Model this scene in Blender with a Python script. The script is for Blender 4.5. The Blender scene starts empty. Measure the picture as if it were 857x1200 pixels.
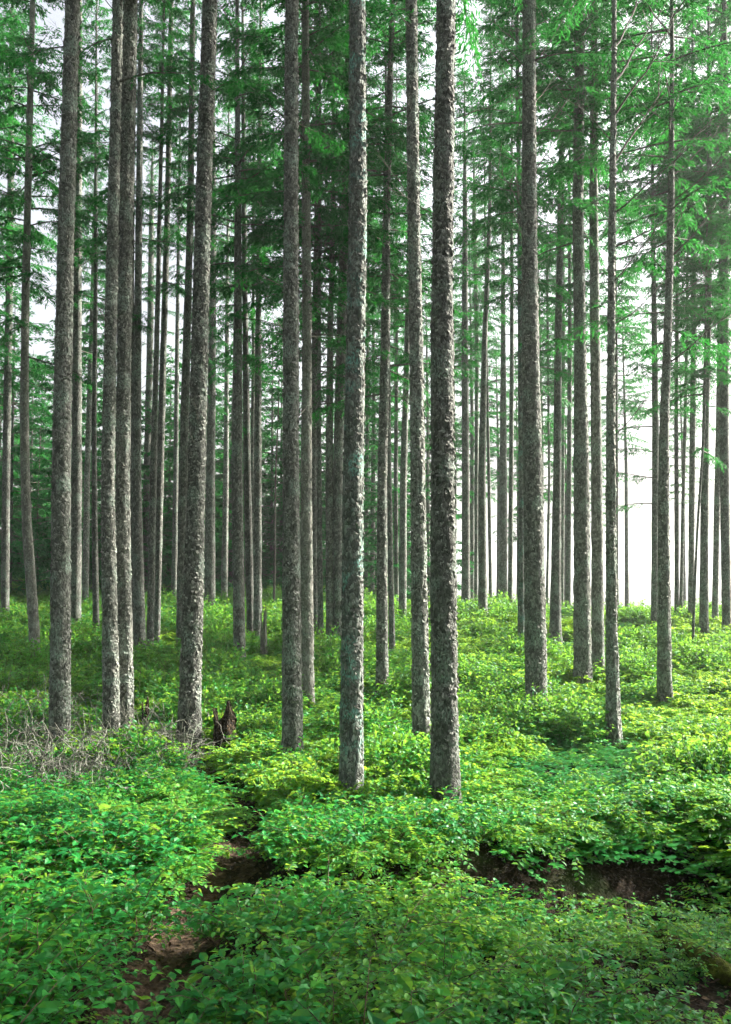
import bpy, math
import numpy as np
from mathutils import Vector, Matrix

R = math.radians
rng = np.random.default_rng(7)
scene = bpy.context.scene
col = scene.collection

# ------------------------------------------------------------------ camera
F = 1100.0                       # focal length in photograph pixels (857 x 1200)
CAMZ = 2.3
PITCH = math.atan(60 / F)
cam_d = bpy.data.cameras.new('camera')
cam_d.sensor_fit = 'VERTICAL'
cam_d.sensor_height = 36.0
cam_d.lens = 36.0 * F / 1200.0
cam_d.clip_start = 0.05
cam_d.clip_end = 6000
cam = bpy.data.objects.new('camera', cam_d)
col.objects.link(cam)
cam.location = (0, 0, CAMZ)
cam.rotation_euler = (R(90) + PITCH, 0, 0)
scene.camera = cam

# ------------------------------------------------------------------ sky and sun
SUN_AZ, SUN_EL = R(65), R(31)    # azimuth measured from the view direction towards +x
world = bpy.data.worlds.new('World')
scene.world = world
world.use_nodes = True
wn = world.node_tree
bg = wn.nodes['Background']
sky = wn.nodes.new('ShaderNodeTexSky')
sky.sky_type = 'NISHITA'
sky.sun_disc = False
sky.sun_elevation = SUN_EL
sky.sun_rotation = SUN_AZ
sky.air_density = 1.0
sky.dust_density = 6.0
sky.ozone_density = 1.0
hz_s = wn.nodes.new('ShaderNodeHueSaturation')      # thin high cloud: a paler sky all round
hz_s.inputs['Saturation'].default_value = .35
wn.links.new(sky.outputs[0], hz_s.inputs['Color'])
wn.links.new(hz_s.outputs[0], bg.inputs[0])
bg.inputs[1].default_value = 0.08

sun_d = bpy.data.lights.new('sun', 'SUN')
sun_d.energy = 5.0
sun_d.angle = R(3.0)
sun_d.color = (1.0, 0.95, 0.85)
sun = bpy.data.objects.new('sun', sun_d)
col.objects.link(sun)
sd = Vector((math.sin(SUN_AZ) * math.cos(SUN_EL), math.cos(SUN_AZ) * math.cos(SUN_EL), math.sin(SUN_EL)))
sun.rotation_euler = sd.to_track_quat('Z', 'Y').to_euler()

vs = scene.view_settings
vs.view_transform = 'Standard'
vs.look = 'None'
vs.gamma = 1.0
vs.use_curve_mapping = False
vs.exposure = 2.25

cy = scene.cycles
cy.max_bounces = 5
cy.diffuse_bounces = 3
cy.glossy_bounces = 2
cy.transmission_bounces = 3
cy.volume_bounces = 0
cy.use_denoising = True
cy.caustics_reflective = False
cy.caustics_refractive = False
cy.sample_clamp_indirect = 8.0
cy.use_adaptive_sampling = True
cy.adaptive_threshold = 0.03

# ------------------------------------------------------------------ pixel helpers
CP, SP = math.cos(PITCH), math.sin(PITCH)

def ray(px, py):
    u = (px - 428.5) / F
    v = -(py - 600.0) / F
    return np.array([u, CP - SP * v, SP + CP * v])

def at_depth(px, py, Y):
    d = ray(px, py)
    t = Y / d[1]
    return np.array([d[0] * t, Y, CAMZ + d[2] * t])

PY = np.array([0., 2, 3, 4.5, 6, 8, 10, 13, 16, 20, 25, 30, 34, 40, 60, 90, 400, 3000])
PD = np.array([1.7, 1.75, 1.8, 1.95, 2.1, 2.25, 2.33, 2.4, 2.4, 2.1, 1.8, 1.55, 1.47, 1.3, 1.2, 1.0, 0.5, 0.5])

def top_z(Y):
    """height of the leaf layer's top"""
    return CAMZ - np.interp(Y, PY, PD)

def hit(px, py, off=0.0):
    d = ray(px, py)
    lo, hi = 1.5, 80.0
    for _ in range(60):
        m = .5 * (lo + hi)
        z = CAMZ + d[2] * m / d[1]
        if z > top_z(m) + off:
            lo = m
        else:
            hi = m
    return at_depth(px, py, .5 * (lo + hi))

# ------------------------------------------------------------------ mesh helpers
def link(o, parent=None):
    col.objects.link(o)
    if parent is not None:
        o.parent = parent
    return o

def mesh_np(name, V, Fs, mats, midx=None, smooth=True):
    """Fs: list of arrays of faces (each array with 3 or 4 columns)"""
    me = bpy.data.meshes.new(name)
    V = np.asarray(V, dtype=np.float32)
    nl = sum(f.size for f in Fs)
    nf = sum(len(f) for f in Fs)
    me.vertices.add(len(V))
    me.vertices.foreach_set('co', V.ravel())
    me.loops.add(nl)
    me.polygons.add(nf)
    li = np.concatenate([f.ravel() for f in Fs]).astype(np.int32)
    tot = np.concatenate([np.full(len(f), f.shape[1]) for f in Fs]).astype(np.int32)
    st = np.concatenate([[0], np.cumsum(tot)[:-1]]).astype(np.int32)
    me.loops.foreach_set('vertex_index', li)
    me.polygons.foreach_set('loop_start', st)
    me.polygons.foreach_set('loop_total', tot)
    for m in mats:
        me.materials.append(m)
    if midx is not None:
        me.polygons.foreach_set('material_index', np.asarray(midx, dtype=np.int32))
    me.polygons.foreach_set('use_smooth', np.full(nf, smooth, dtype=bool))
    me.update(calc_edges=True)
    return me

class Geo:
    """collects tubes and leaves for one mesh"""
    def __init__(self):
        self.V, self.F3, self.F4, self.m3, self.m4, self.n = [], [], [], [], [], 0

    def add(self, V, F3=None, F4=None, mat=0):
        V = np.asarray(V, dtype=np.float32).reshape(-1, 3)
        self.V.append(V)
        if F3 is not None and len(F3):
            f = np.asarray(F3) + self.n
            self.F3.append(f); self.m3.append(np.full(len(f), mat))
        if F4 is not None and len(F4):
            f = np.asarray(F4) + self.n
            self.F4.append(f); self.m4.append(np.full(len(f), mat))
        self.n += len(V)

    def tube(self, P, rad, seg=6, mat=0, cap=True):
        P = np.asarray(P, float); rad = np.asarray(rad, float)
        n = len(P)
        T = np.gradient(P, axis=0)
        T /= np.linalg.norm(T, axis=1)[:, None] + 1e-9
        ref = np.array([0., 0, 1]) if abs(T[:, 2]).mean() < .8 else np.array([1., 0, 0])
        A = np.cross(T, ref); A /= np.linalg.norm(A, axis=1)[:, None] + 1e-9
        B = np.cross(T, A)
        th = np.arange(seg) * 2 * np.pi / seg
        V = P[:, None] + rad[:, None, None] * (np.cos(th)[None, :, None] * A[:, None] + np.sin(th)[None, :, None] * B[:, None])
        i = np.arange(n - 1)[:, None] * seg + np.arange(seg)[None]
        j = np.arange(n - 1)[:, None] * seg + (np.arange(seg)[None] + 1) % seg
        Q = np.stack([i, j, j + seg, i + seg], -1).reshape(-1, 4)
        V = V.reshape(-1, 3)
        F3 = None
        if cap:
            V = np.vstack([V, P[-1:]])
            k = (n - 1) * seg
            F3 = np.stack([k + np.arange(seg), k + (np.arange(seg) + 1) % seg, np.full(seg, n * seg)], -1)
        self.add(V, F3, Q, mat)

    def mesh(self, name, mats, smooth=True):
        Fs, m = [], []
        if self.F3: Fs.append(np.vstack(self.F3)); m.append(np.concatenate(self.m3))
        if self.F4: Fs.append(np.vstack(self.F4)); m.append(np.concatenate(self.m4))
        return mesh_np(name, np.vstack(self.V), Fs, mats, np.concatenate(m), smooth)

def tagged(o, label, cat, group=None):
    o['label'] = label
    o['category'] = cat
    if group:
        o['group'] = group
    return o

def empty(name, loc):
    o = bpy.data.objects.new(name, None)
    o.empty_display_size = .2
    o.location = loc
    return link(o)

# smooth pseudo-noise on the plane
_k = rng.normal(size=(10, 2)); _k /= np.linalg.norm(_k, axis=1)[:, None]
_f = rng.uniform(.7, 1.6, 10); _p = rng.uniform(0, 6.28, 10)
def noise2(x, y, scale=1.0, seed=0):
    x = np.asarray(x, float); y = np.asarray(y, float)
    s = 0
    for i in range(10):
        s = s + np.sin((_k[i, 0] * x + _k[i, 1] * y) * _f[i] * scale * 2.2 + _p[i] + seed * (i + 1) * 1.7)
    return s / 4.0

# ------------------------------------------------------------------ materials
def new_mat(name):
    m = bpy.data.materials.new(name)
    m.use_nodes = True
    nt = m.node_tree
    for n in list(nt.nodes):
        nt.nodes.remove(n)
    out = nt.nodes.new('ShaderNodeOutputMaterial')
    return m, nt, out

def N(nt, typ, **kw):
    n = nt.nodes.new(typ)
    for k, v in kw.items():
        setattr(n, k, v)
    return n

def ramp(nt, stops):
    n = nt.nodes.new('ShaderNodeValToRGB')
    e = n.color_ramp.elements
    while len(e) < len(stops):
        e.new(.5)
    for i, (p, c) in enumerate(stops):
        e[i].position = p
        e[i].color = (*c, 1)
    return n

def leaf_material(name, stops, rough=.42, trans=(0.25, .55, .06), tmix=.32, patch=None, spec=.2):
    m, nt, out = new_mat(name)
    geo = N(nt, 'ShaderNodeNewGeometry')
    oi = N(nt, 'ShaderNodeObjectInfo')
    add = N(nt, 'ShaderNodeMath', operation='MULTIPLY_ADD')
    nt.links.new(geo.outputs['Random Per Island'], add.inputs[0])
    add.inputs[1].default_value = .75
    mul = N(nt, 'ShaderNodeMath', operation='MULTIPLY')
    nt.links.new(oi.outputs['Random'], mul.inputs[0]); mul.inputs[1].default_value = .25
    nt.links.new(mul.outputs[0], add.inputs[2])
    rp = ramp(nt, stops)
    nt.links.new(add.outputs[0], rp.inputs[0])
    base = rp.outputs[0]
    if patch:
        nz = N(nt, 'ShaderNodeTexNoise'); nz.inputs['Scale'].default_value = patch[0]
        nz.inputs['Detail'].default_value = 2
        nt.links.new(geo.outputs['Position'], nz.inputs['Vector'])
        r2 = ramp(nt, [(.42, (0, 0, 0)), (.62, (1, 1, 1))])
        nt.links.new(nz.outputs[0], r2.inputs[0])
        mx = N(nt, 'ShaderNodeMix', data_type='RGBA')
        nt.links.new(r2.outputs[0], mx.inputs[0])
        nt.links.new(base, mx.inputs[6])
        mm = N(nt, 'ShaderNodeMix', data_type='RGBA', blend_type='MULTIPLY')
        mm.inputs[0].default_value = 1
        nt.links.new(base, mm.inputs[6]); mm.inputs[7].default_value = (*patch[1], 1)
        nt.links.new(mm.outputs[2], mx.inputs[7])
        base = mx.outputs[2]
    b = N(nt, 'ShaderNodeBsdfPrincipled')
    nt.links.new(base, b.inputs['Base Color'])
    b.inputs['Roughness'].default_value = rough
    b.inputs['Specular IOR Level'].default_value = spec
    t = N(nt, 'ShaderNodeBsdfTranslucent')
    tm = N(nt, 'ShaderNodeMix', data_type='RGBA')
    tm.inputs[0].default_value = .55
    nt.links.new(base, tm.inputs[6]); tm.inputs[7].default_value = (*trans, 1)
    nt.links.new(tm.outputs[2], t.inputs[0])
    ms = N(nt, 'ShaderNodeMixShader'); ms.inputs[0].default_value = tmix
    nt.links.new(b.outputs[0], ms.inputs[1]); nt.links.new(t.outputs[0], ms.inputs[2])
    nt.links.new(ms.outputs[0], out.inputs[0])
    return m

M = {}
M['salal'] = leaf_material('salal_leaf', [(0, (.006, .075, .024)), (.45, (.012, .150, .040)), (.8, (.026, .24, .048)), (1, (.09, .34, .045))], .45,
                           (.40, .70, .05), .43, (.55, (1.5, 1.25, .8)))
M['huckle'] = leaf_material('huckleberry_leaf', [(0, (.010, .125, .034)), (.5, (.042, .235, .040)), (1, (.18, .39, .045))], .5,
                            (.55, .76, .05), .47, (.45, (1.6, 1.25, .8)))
M['needle'] = leaf_material('spruce_needle', [(0, (.003, .048, .019)), (.5, (.007, .100, .029)), (1, (.016, .165, .033))], .5,
                            (.07, .40, .05), .35, (.22, (1.3, 1.2, .9)), .08)

def bark_material(name, dark, mid, pale, lich, scale=1.0, bump=.6):
    m, nt, out = new_mat(name)
    tc = N(nt, 'ShaderNodeTexCoord')
    oi = N(nt, 'ShaderNodeObjectInfo')
    mp = N(nt, 'ShaderNodeMapping')
    mp.inputs['Scale'].default_value = (1, 1, .5)
    nt.links.new(tc.outputs['Object'], mp.inputs[0])
    dn = N(nt, 'ShaderNodeTexNoise'); dn.inputs['Scale'].default_value = 9; dn.inputs['Detail'].default_value = 3
    nt.links.new(mp.outputs[0], dn.inputs['Vector'])
    mixv = N(nt, 'ShaderNodeMix', data_type='RGBA', blend_type='LINEAR_LIGHT'); mixv.inputs[0].default_value = .06
    nt.links.new(mp.outputs[0], mixv.inputs[6]); nt.links.new(dn.outputs['Color'], mixv.inputs[7])
    vo = N(nt, 'ShaderNodeTexVoronoi', feature='DISTANCE_TO_EDGE'); vo.inputs['Scale'].default_value = 24 * scale
    nt.links.new(mixv.outputs[2], vo.inputs['Vector'])
    vc = N(nt, 'ShaderNodeTexVoronoi'); vc.inputs['Scale'].default_value = 24 * scale
    nt.links.new(mixv.outputs[2], vc.inputs['Vector'])
    big = N(nt, 'ShaderNodeTexNoise'); big.inputs['Scale'].default_value = 3.2; big.inputs['Detail'].default_value = 5
    nt.links.new(tc.outputs['Object'], big.inputs['Vector'])
    fine = N(nt, 'ShaderNodeTexNoise'); fine.inputs['Scale'].default_value = 60; fine.inputs['Detail'].default_value = 4
    nt.links.new(mp.outputs[0], fine.inputs['Vector'])
    # plate colour
    sep = N(nt, 'ShaderNodeSeparateColor'); nt.links.new(vc.outputs['Color'], sep.inputs[0])
    a = N(nt, 'ShaderNodeMath', operation='MULTIPLY_ADD')
    nt.links.new(sep.outputs[0], a.inputs[0]); a.inputs[1].default_value = .45
    b2 = N(nt, 'ShaderNodeMath', operation='MULTIPLY_ADD'); nt.links.new(fine.outputs[0], b2.inputs[0]); b2.inputs[1].default_value = .5
    nt.links.new(b2.outputs[0], a.inputs[2])
    b2.inputs[2].default_value = -.02
    rp = ramp(nt, [(.1, dark), (.45, mid), (.8, pale)])
    nt.links.new(a.outputs[0], rp.inputs[0])
    # lichen
    lr = ramp(nt, [(.50, (0, 0, 0)), (.63, (1, 1, 1))])
    nt.links.new(big.outputs[0], lr.inputs[0])
    lm = N(nt, 'ShaderNodeMath', operation='MULTIPLY'); nt.links.new(lr.outputs[0], lm.inputs[0])
    fr = ramp(nt, [(.42, (0, 0, 0)), (.58, (1, 1, 1))]); nt.links.new(fine.outputs[0], fr.inputs[0])
    nt.links.new(fr.outputs[0], lm.inputs[1])
    lm2 = N(nt, 'ShaderNodeMath', operation='MULTIPLY'); nt.links.new(lm.outputs[0], lm2.inputs[0]); lm2.inputs[1].default_value = .8
    mx = N(nt, 'ShaderNodeMix', data_type='RGBA')
    nt.links.new(lm2.outputs[0], mx.inputs[0]); nt.links.new(rp.outputs[0], mx.inputs[6]); mx.inputs[7].default_value = (*lich, 1)
    # cracks between the plates
    er = ramp(nt, [(0, (.35, .33, .32)), (.10, (1, 1, 1))]); nt.links.new(vo.outputs['Distance'], er.inputs[0])
    mm = N(nt, 'ShaderNodeMix', data_type='RGBA', blend_type='MULTIPLY'); mm.inputs[0].default_value = .7
    nt.links.new(mx.outputs[2], mm.inputs[6]); nt.links.new(er.outputs[0], mm.inputs[7])
    # tree to tree tint
    hv = N(nt, 'ShaderNodeHueSaturation')
    vr = N(nt, 'ShaderNodeMath', operation='MULTIPLY_ADD'); nt.links.new(oi.outputs['Random'], vr.inputs[0])
    vr.inputs[1].default_value = .6; vr.inputs[2].default_value = .72
    nt.links.new(vr.outputs[0], hv.inputs['Value']); nt.links.new(mm.outputs[2], hv.inputs['Color'])
    b = N(nt, 'ShaderNodeBsdfPrincipled'); b.inputs['Roughness'].default_value = .85
    b.inputs['Specular IOR Level'].default_value = .25
    nt.links.new(hv.outputs[0], b.inputs['Base Color'])
    # relief
    hr = ramp(nt, [(0, (0, 0, 0)), (.22, (1, 1, 1))]); nt.links.new(vo.outputs['Distance'], hr.inputs[0])
    h1 = N(nt, 'ShaderNodeMath', operation='MULTIPLY_ADD'); nt.links.new(sep.outputs[1], h1.inputs[0]); h1.inputs[1].default_value = .9
    nt.links.new(hr.outputs[0], h1.inputs[2])
    h2 = N(nt, 'ShaderNodeMath', operation='MULTIPLY_ADD'); nt.links.new(fine.outputs[0], h2.inputs[0]); h2.inputs[1].default_value = .8
    nt.links.new(h1.outputs[0], h2.inputs[2])
    bp = N(nt, 'ShaderNodeBump'); bp.inputs['Strength'].default_value = bump; bp.inputs['Distance'].default_value = .013
    nt.links.new(h2.outputs[0], bp.inputs['Height']); nt.links.new(bp.outputs[0], b.inputs['Normal'])
    nt.links.new(b.outputs[0], out.inputs[0])
    return m

M['bark'] = bark_material('spruce_bark', (.030, .031, .026), (.112, .116, .100), (.31, .318, .285), (.27, .35, .29), 1.3, .8)
M['scale'] = bark_material('bark_scale', (.052, .054, .045), (.17, .175, .15), (.42, .43, .385), (.30, .39, .32), 1.9, .5)
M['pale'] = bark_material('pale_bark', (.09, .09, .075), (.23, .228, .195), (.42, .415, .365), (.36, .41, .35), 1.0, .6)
M['lich'] = bark_material('lichen_bark', (.030, .035, .029), (.106, .117, .102), (.29, .315, .28), (.17, .40, .33), 1.3, .8)
M['dead'] = bark_material('dead_wood', (.04, .034, .028), (.085, .075, .062), (.16, .15, .13), (.22, .25, .2), 2.0, .4)
M['twig'] = bark_material('grey_twig', (.075, .076, .06), (.16, .16, .132), (.26, .26, .22), (.21, .27, .19), 2.0, .3)
M['stem'] = bark_material('shrub_stem', (.05, .035, .02), (.10, .07, .04), (.14, .11, .06), (.10, .14, .05), 2.0, .3)
M['rot'] = bark_material('rotten_wood', (.010, .008, .006), (.042, .028, .018), (.11, .072, .04), (.06, .10, .03), 1.0, .9)

def ground_material():
    m, nt, out = new_mat('forest_soil')
    tc = N(nt, 'ShaderNodeTexCoord')
    n1 = N(nt, 'ShaderNodeTexNoise'); n1.inputs['Scale'].default_value = 1.3; n1.inputs['Detail'].default_value = 6
    n2 = N(nt, 'ShaderNodeTexNoise'); n2.inputs['Scale'].default_value = 38; n2.inputs['Detail'].default_value = 6
    for n in (n1, n2): nt.links.new(tc.outputs['Object'], n.inputs['Vector'])
    r1 = ramp(nt, [(.3, (.006, .0045, .003)), (.55, (.018, .013, .008)), (.75, (.042, .030, .019))])
    nt.links.new(n2.outputs[0], r1.inputs[0])
    r2 = ramp(nt, [(.56, (0, 0, 0)), (.70, (1, 1, 1))]); nt.links.new(n1.outputs[0], r2.inputs[0])
    mx = N(nt, 'ShaderNodeMix', data_type='RGBA'); nt.links.new(r2.outputs[0], mx.inputs[0])
    nt.links.new(r1.outputs[0], mx.inputs[6]); mx.inputs[7].default_value = (.022, .038, .010, 1)
    b = N(nt, 'ShaderNodeBsdfPrincipled'); b.inputs['Roughness'].default_value = .95; b.inputs['Specular IOR Level'].default_value = .08
    nt.links.new(mx.outputs[2], b.inputs['Base Color'])
    bp = N(nt, 'ShaderNodeBump'); bp.inputs['Strength'].default_value = .8; bp.inputs['Distance'].default_value = .04
    nt.links.new(n2.outputs[0], bp.inputs['Height']); nt.links.new(bp.outputs[0], b.inputs['Normal'])
    nt.links.new(b.outputs[0], out.inputs[0])
    return m
M['soil'] = ground_material()

def moss_material(name, c0, c1, c2):
    m, nt, out = new_mat(name)
    tc = N(nt, 'ShaderNodeTexCoord')
    n2 = N(nt, 'ShaderNodeTexNoise'); n2.inputs['Scale'].default_value = 14; n2.inputs['Detail'].default_value = 8
    nt.links.new(tc.outputs['Object'], n2.inputs['Vector'])
    r1 = ramp(nt, [(.35, c0), (.52, c1), (.68, c2)]); nt.links.new(n2.outputs[0], r1.inputs[0])
    b = N(nt, 'ShaderNodeBsdfPrincipled'); b.inputs['Roughness'].default_value = .95; b.inputs['Specular IOR Level'].default_value = .08
    nt.links.new(r1.outputs[0], b.inputs['Base Color'])
    n3 = N(nt, 'ShaderNodeTexNoise'); n3.inputs['Scale'].default_value = 90; n3.inputs['Detail'].default_value = 5
    nt.links.new(tc.outputs['Object'], n3.inputs['Vector'])
    bp = N(nt, 'ShaderNodeBump'); bp.inputs['Strength'].default_value = 1; bp.inputs['Distance'].default_value = .02
    nt.links.new(n3.outputs[0], bp.inputs['Height']); nt.links.new(bp.outputs[0], b.inputs['Normal'])
    nt.links.new(b.outputs[0], out.inputs[0])
    return m
M['moss'] = moss_material('moss', (.03, .022, .010), (.07, .085, .014), (.17, .19, .03))

# ------------------------------------------------------------------ the ground
path_px = [(60, 1290), (150, 1205), (190, 1150), (222, 1090), (246, 1045), (285, 1000), (302, 975), (286, 950), (258, 925), (238, 905), (205, 888), (150, 878), (60, 880)]
path_pts = np.array([hit(x, y, -.4) for x, y in path_px])
# a finer polyline for distance tests
pp = np.vstack([np.linspace(path_pts[i], path_pts[i + 1], 12, endpoint=False) for i in range(len(path_pts) - 1)])[:, :2]
hollow = hit(700, 1040, -.3)
ridge_a, ridge_b = hit(420, 985), hit(860, 950)

def path_dist(x, y):
    x = np.asarray(x, float); y = np.asarray(y, float)
    d = np.full(x.shape, 1e9)
    for q in pp:
        d = np.minimum(d, np.hypot(x - q[0], y - q[1]))
    return d

def ground_z(x, y):
    x = np.asarray(x, float); y = np.asarray(y, float)
    z = top_z(y) - .36
    near = np.clip(1 - y / 60, .15, 1)
    z = z + .07 * noise2(x, y, .9) * near + .12 * noise2(x, y, .25, 3) * np.clip((y - 9) / 10, 0, 1)
    # the bank drops away to the open shore behind the crest
    edge = 33 - 2.0 * np.clip((x + 2) / 8, -1, 1)
    side = 1 / (1 + np.exp(-(x - 1 - .03 * (y - 30)) / 2.5))
    z = z - side * np.clip(y - edge, 0, None) * .20 * np.clip((y - edge) / 10, 0, 1) * np.where(y > 130, 130 / np.maximum(y, 1), 1) * .9
    z = z - .13 * np.exp(-(path_dist(x, y) / .28) ** 2)
    # hollow and ridge of the foreground
    z = z - .40 * np.exp(-((x - hollow[0]) / 1.3) ** 2 - ((y - hollow[1] + .25) / .75) ** 2)
    t = np.clip((x - ridge_a[0]) / (ridge_b[0] - ridge_a[0]), 0, 1)
    ry = ridge_a[1] + t * (ridge_b[1] - ridge_a[1])
    z = z + .27 * np.exp(-((y - ry) / .65) ** 2) * (1 / (1 + np.exp(-(x + .6) * 5)))
    return z

def gz(x, y):
    return float(ground_z(np.array([x]), np.array([y]))[0])

gx = np.concatenate([-np.geomspace(2500, 16, 26), np.linspace(-15, 15, 130), np.geomspace(16, 2500, 26)])
gy = np.concatenate([[-2500, -900, -300, -100, -40, -15, -6, -2, 0, 1.5], np.linspace(2.5, 14, 120), np.linspace(14.4, 45, 80), np.geomspace(47, 2500, 34)])
GX, GY = np.meshgrid(gx, gy)
GZ = ground_z(GX.ravel(), np.clip(GY.ravel(), 0, None)).reshape(GX.shape)
ny, nx = GX.shape
ii = (np.arange(ny - 1)[:, None] * nx + np.arange(nx - 1)[None])
Q = np.stack([ii, ii + 1, ii + 1 + nx, ii + nx], -1).reshape(-1, 4)
g = bpy.data.objects.new('ground', mesh_np('ground', np.stack([GX, GY, GZ], -1).reshape(-1, 3), [Q], [M['soil']]))
link(g); g['kind'] = 'structure'

# the trodden earth path, a sheet a few millimetres above the soil
def path_material():
    m, nt, out = new_mat('trodden_earth')
    tc = N(nt, 'ShaderNodeTexCoord')
    n2 = N(nt, 'ShaderNodeTexNoise'); n2.inputs['Scale'].default_value = 16; n2.inputs['Detail'].default_value = 8
    nt.links.new(tc.outputs['Object'], n2.inputs['Vector'])
    r1 = ramp(nt, [(.32, (.018, .012, .008)), (.52, (.048, .033, .022)), (.7, (.10, .070, .047))]); nt.links.new(n2.outputs[0], r1.inputs[0])
    b = N(nt, 'ShaderNodeBsdfPrincipled'); b.inputs['Roughness'].default_value = .95; b.inputs['Specular IOR Level'].default_value = .08
    nt.links.new(r1.outputs[0], b.inputs['Base Color'])
    bp = N(nt, 'ShaderNodeBump'); bp.inputs['Strength'].default_value = 1; bp.inputs['Distance'].default_value = .03
    nt.links.new(n2.outputs[0], bp.inputs['Height']); nt.links.new(bp.outputs[0], b.inputs['Normal'])
    nt.links.new(b.outputs[0], out.inputs[0])
    return m
def strip(poly, half, lift, nacross=7):
    P = np.asarray(poly, float)
    T = np.gradient(P, axis=0); T /= np.linalg.norm(T, axis=1)[:, None] + 1e-9
    S = np.stack([T[:, 1], -T[:, 0]], -1)
    w = half * (1 + .25 * np.sin(np.arange(len(P)) * .7) + .15 * np.sin(np.arange(len(P)) * 1.9))
    u = np.linspace(-1, 1, nacross)
    XY = P[:, None] + (u[None, :, None] * w[:, None, None]) * S[:, None]
    Z = ground_z(XY[..., 0].ravel(), XY[..., 1].ravel()).reshape(XY.shape[:2]) + lift * (1.6 - abs(u))[None] 
    V = np.concatenate([XY, Z[..., None]], -1).reshape(-1, 3)
    n = len(P)
    i = np.arange(n - 1)[:, None] * nacross + np.arange(nacross - 1)[None]
    return V, np.stack([i, i + 1, i + 1 + nacross, i + nacross], -1).reshape(-1, 4)
V, Q = strip(pp[6:118], .22, .012)
p_o = bpy.data.objects.new('path', mesh_np('path', V, [Q], [path_material()]))
link(p_o); p_o['kind'] = 'structure'

# ------------------------------------------------------------------ branch, bough and crown meshes
def polyline(start, d, L, n, bend=(0, 0, 0), wob=.04, r=rng):
    P = [np.array(start, float)]
    d = np.array(d, float); d /= np.linalg.norm(d)
    for k in range(n):
        d = d + np.array(bend) / n + r.normal(size=3) * wob
        d /= np.linalg.norm(d)
        P.append(P[-1] + d * L / n)
    return np.array(P)

def dead_branch_mesh(seed, L=1.0):
    """leafless branch along +x, base at the origin"""
    r = np.random.default_rng(seed)
    G = Geo()
    P = polyline((0, 0, 0), (1, 0, .25), L, 9, (0, 0, r.uniform(-.2, .35)), .07, r)
    G.tube(P, np.linspace(.011, .0025, len(P)), 5)
    for k in range(r.integers(4, 8)):
        i = r.integers(2, 9)
        s = r.choice([-1, 1])
        d = (P[i] - P[i - 1]); d /= np.linalg.norm(d)
        dd = d + np.array([0, s * r.uniform(.4, 1.1), r.uniform(-.5, .5)])
        Q = polyline(P[i], dd, L * r.uniform(.15, .42), 5, (0, 0, .1), .08, r)
        G.tube(Q, np.linspace(.005, .0015, len(Q)), 4)
    return G.mesh('dead_branch', [M['dead']])

dead_meshes = [dead_branch_mesh(100 + i) for i in range(8)]

# vectorised needle strips: each a thin folded leaf (two triangles each side of its rib)
def strips(G, P, D, L, W, r, mat):
    n = len(P)
    D = D / (np.linalg.norm(D, axis=1)[:, None] + 1e-9)
    up = np.tile([0, 0, 1.0], (n, 1)) + r.normal(size=(n, 3)) * .45
    S = np.cross(D, up); S /= np.linalg.norm(S, axis=1)[:, None] + 1e-9
    U = np.cross(S, D)
    L = L[:, None]; W = W[:, None]
    a = P
    b = P + D * L * .45 + S * W - U * W * .35
    c = P + D * L + U * 0 - np.array([0, 0, 1]) * L * .12
    d = P + D * L * .5 - S * W - U * W * .35
    V = np.stack([a, b, c, d], 1).reshape(-1, 3)
    i = np.arange(n)[:, None] * 4
    F = np.vstack([i + [0, 1, 2], i + [0, 2, 3]])
    G.add(V, F, None, mat)

def bough(G, base, az, L, pitch, r, dens=1.0, sw=.013, wood=True, fine=.022, sl=1.0):
    """a living spruce bough: an axis, side twigs and hanging needle sprays"""
    d = np.array([math.cos(az) * math.cos(pitch), math.sin(az) * math.cos(pitch), math.sin(pitch)])
    P = polyline(base, d, L, 8, (0, 0, -.25), .05, r)
    if wood:
        G.tube(P, np.linspace(.010 + .006 * L, .003, len(P)), 4, 0, False)
    nt = int(15 * L * dens) + 4
    t = np.sort(r.uniform(.12, 1, nt)) * 8
    i = np.clip(t.astype(int), 0, 7)
    B = P[i] + (P[i + 1] - P[i]) * (t - i)[:, None]
    T = P[i + 1] - P[i]; T /= np.linalg.norm(T, axis=1)[:, None]
    side = np.cross(T, [0, 0, 1.0]); side /= np.linalg.norm(side, axis=1)[:, None] + 1e-9
    sg = np.where(np.arange(nt) % 2 == 0, 1., -1.)
    D = T * .75 + side * sg[:, None] * r.uniform(.5, 1.1, nt)[:, None] + np.array([0, 0, -1.0]) * r.uniform(.0, .5, nt)[:, None]
    D /= np.linalg.norm(D, axis=1)[:, None]
    tl = (.16 + .40 * L * .5 * (1 - t / 8 * .75)) * r.uniform(.6, 1.15, nt)
    tl = np.clip(tl, .14, .75)
    ns = np.maximum(4, (tl / fine).astype(int))
    rep = np.repeat(np.arange(nt), ns)
    u = r.uniform(.05, 1, len(rep))
    droop = np.array([0, 0, -1.0]) * (u ** 2 * tl[rep] * .28)[:, None]
    PP = B[rep] + D[rep] * (u * tl[rep])[:, None] + droop + r.normal(size=(len(rep), 3)) * .014
    sd2 = np.cross(D[rep], [0, 0, 1.0]); sd2 /= np.linalg.norm(sd2, axis=1)[:, None] + 1e-9
    DD = D[rep] * .8 + sd2 * r.normal(size=len(rep))[:, None] * .75 + r.normal(size=(len(rep), 3)) * .22 + np.array([0, 0, -.18])
    strips(G, PP, DD, r.uniform(.06, .12, len(rep)) * sl, r.uniform(.7, 1.35, len(rep)) * sw, r, 1)

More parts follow.
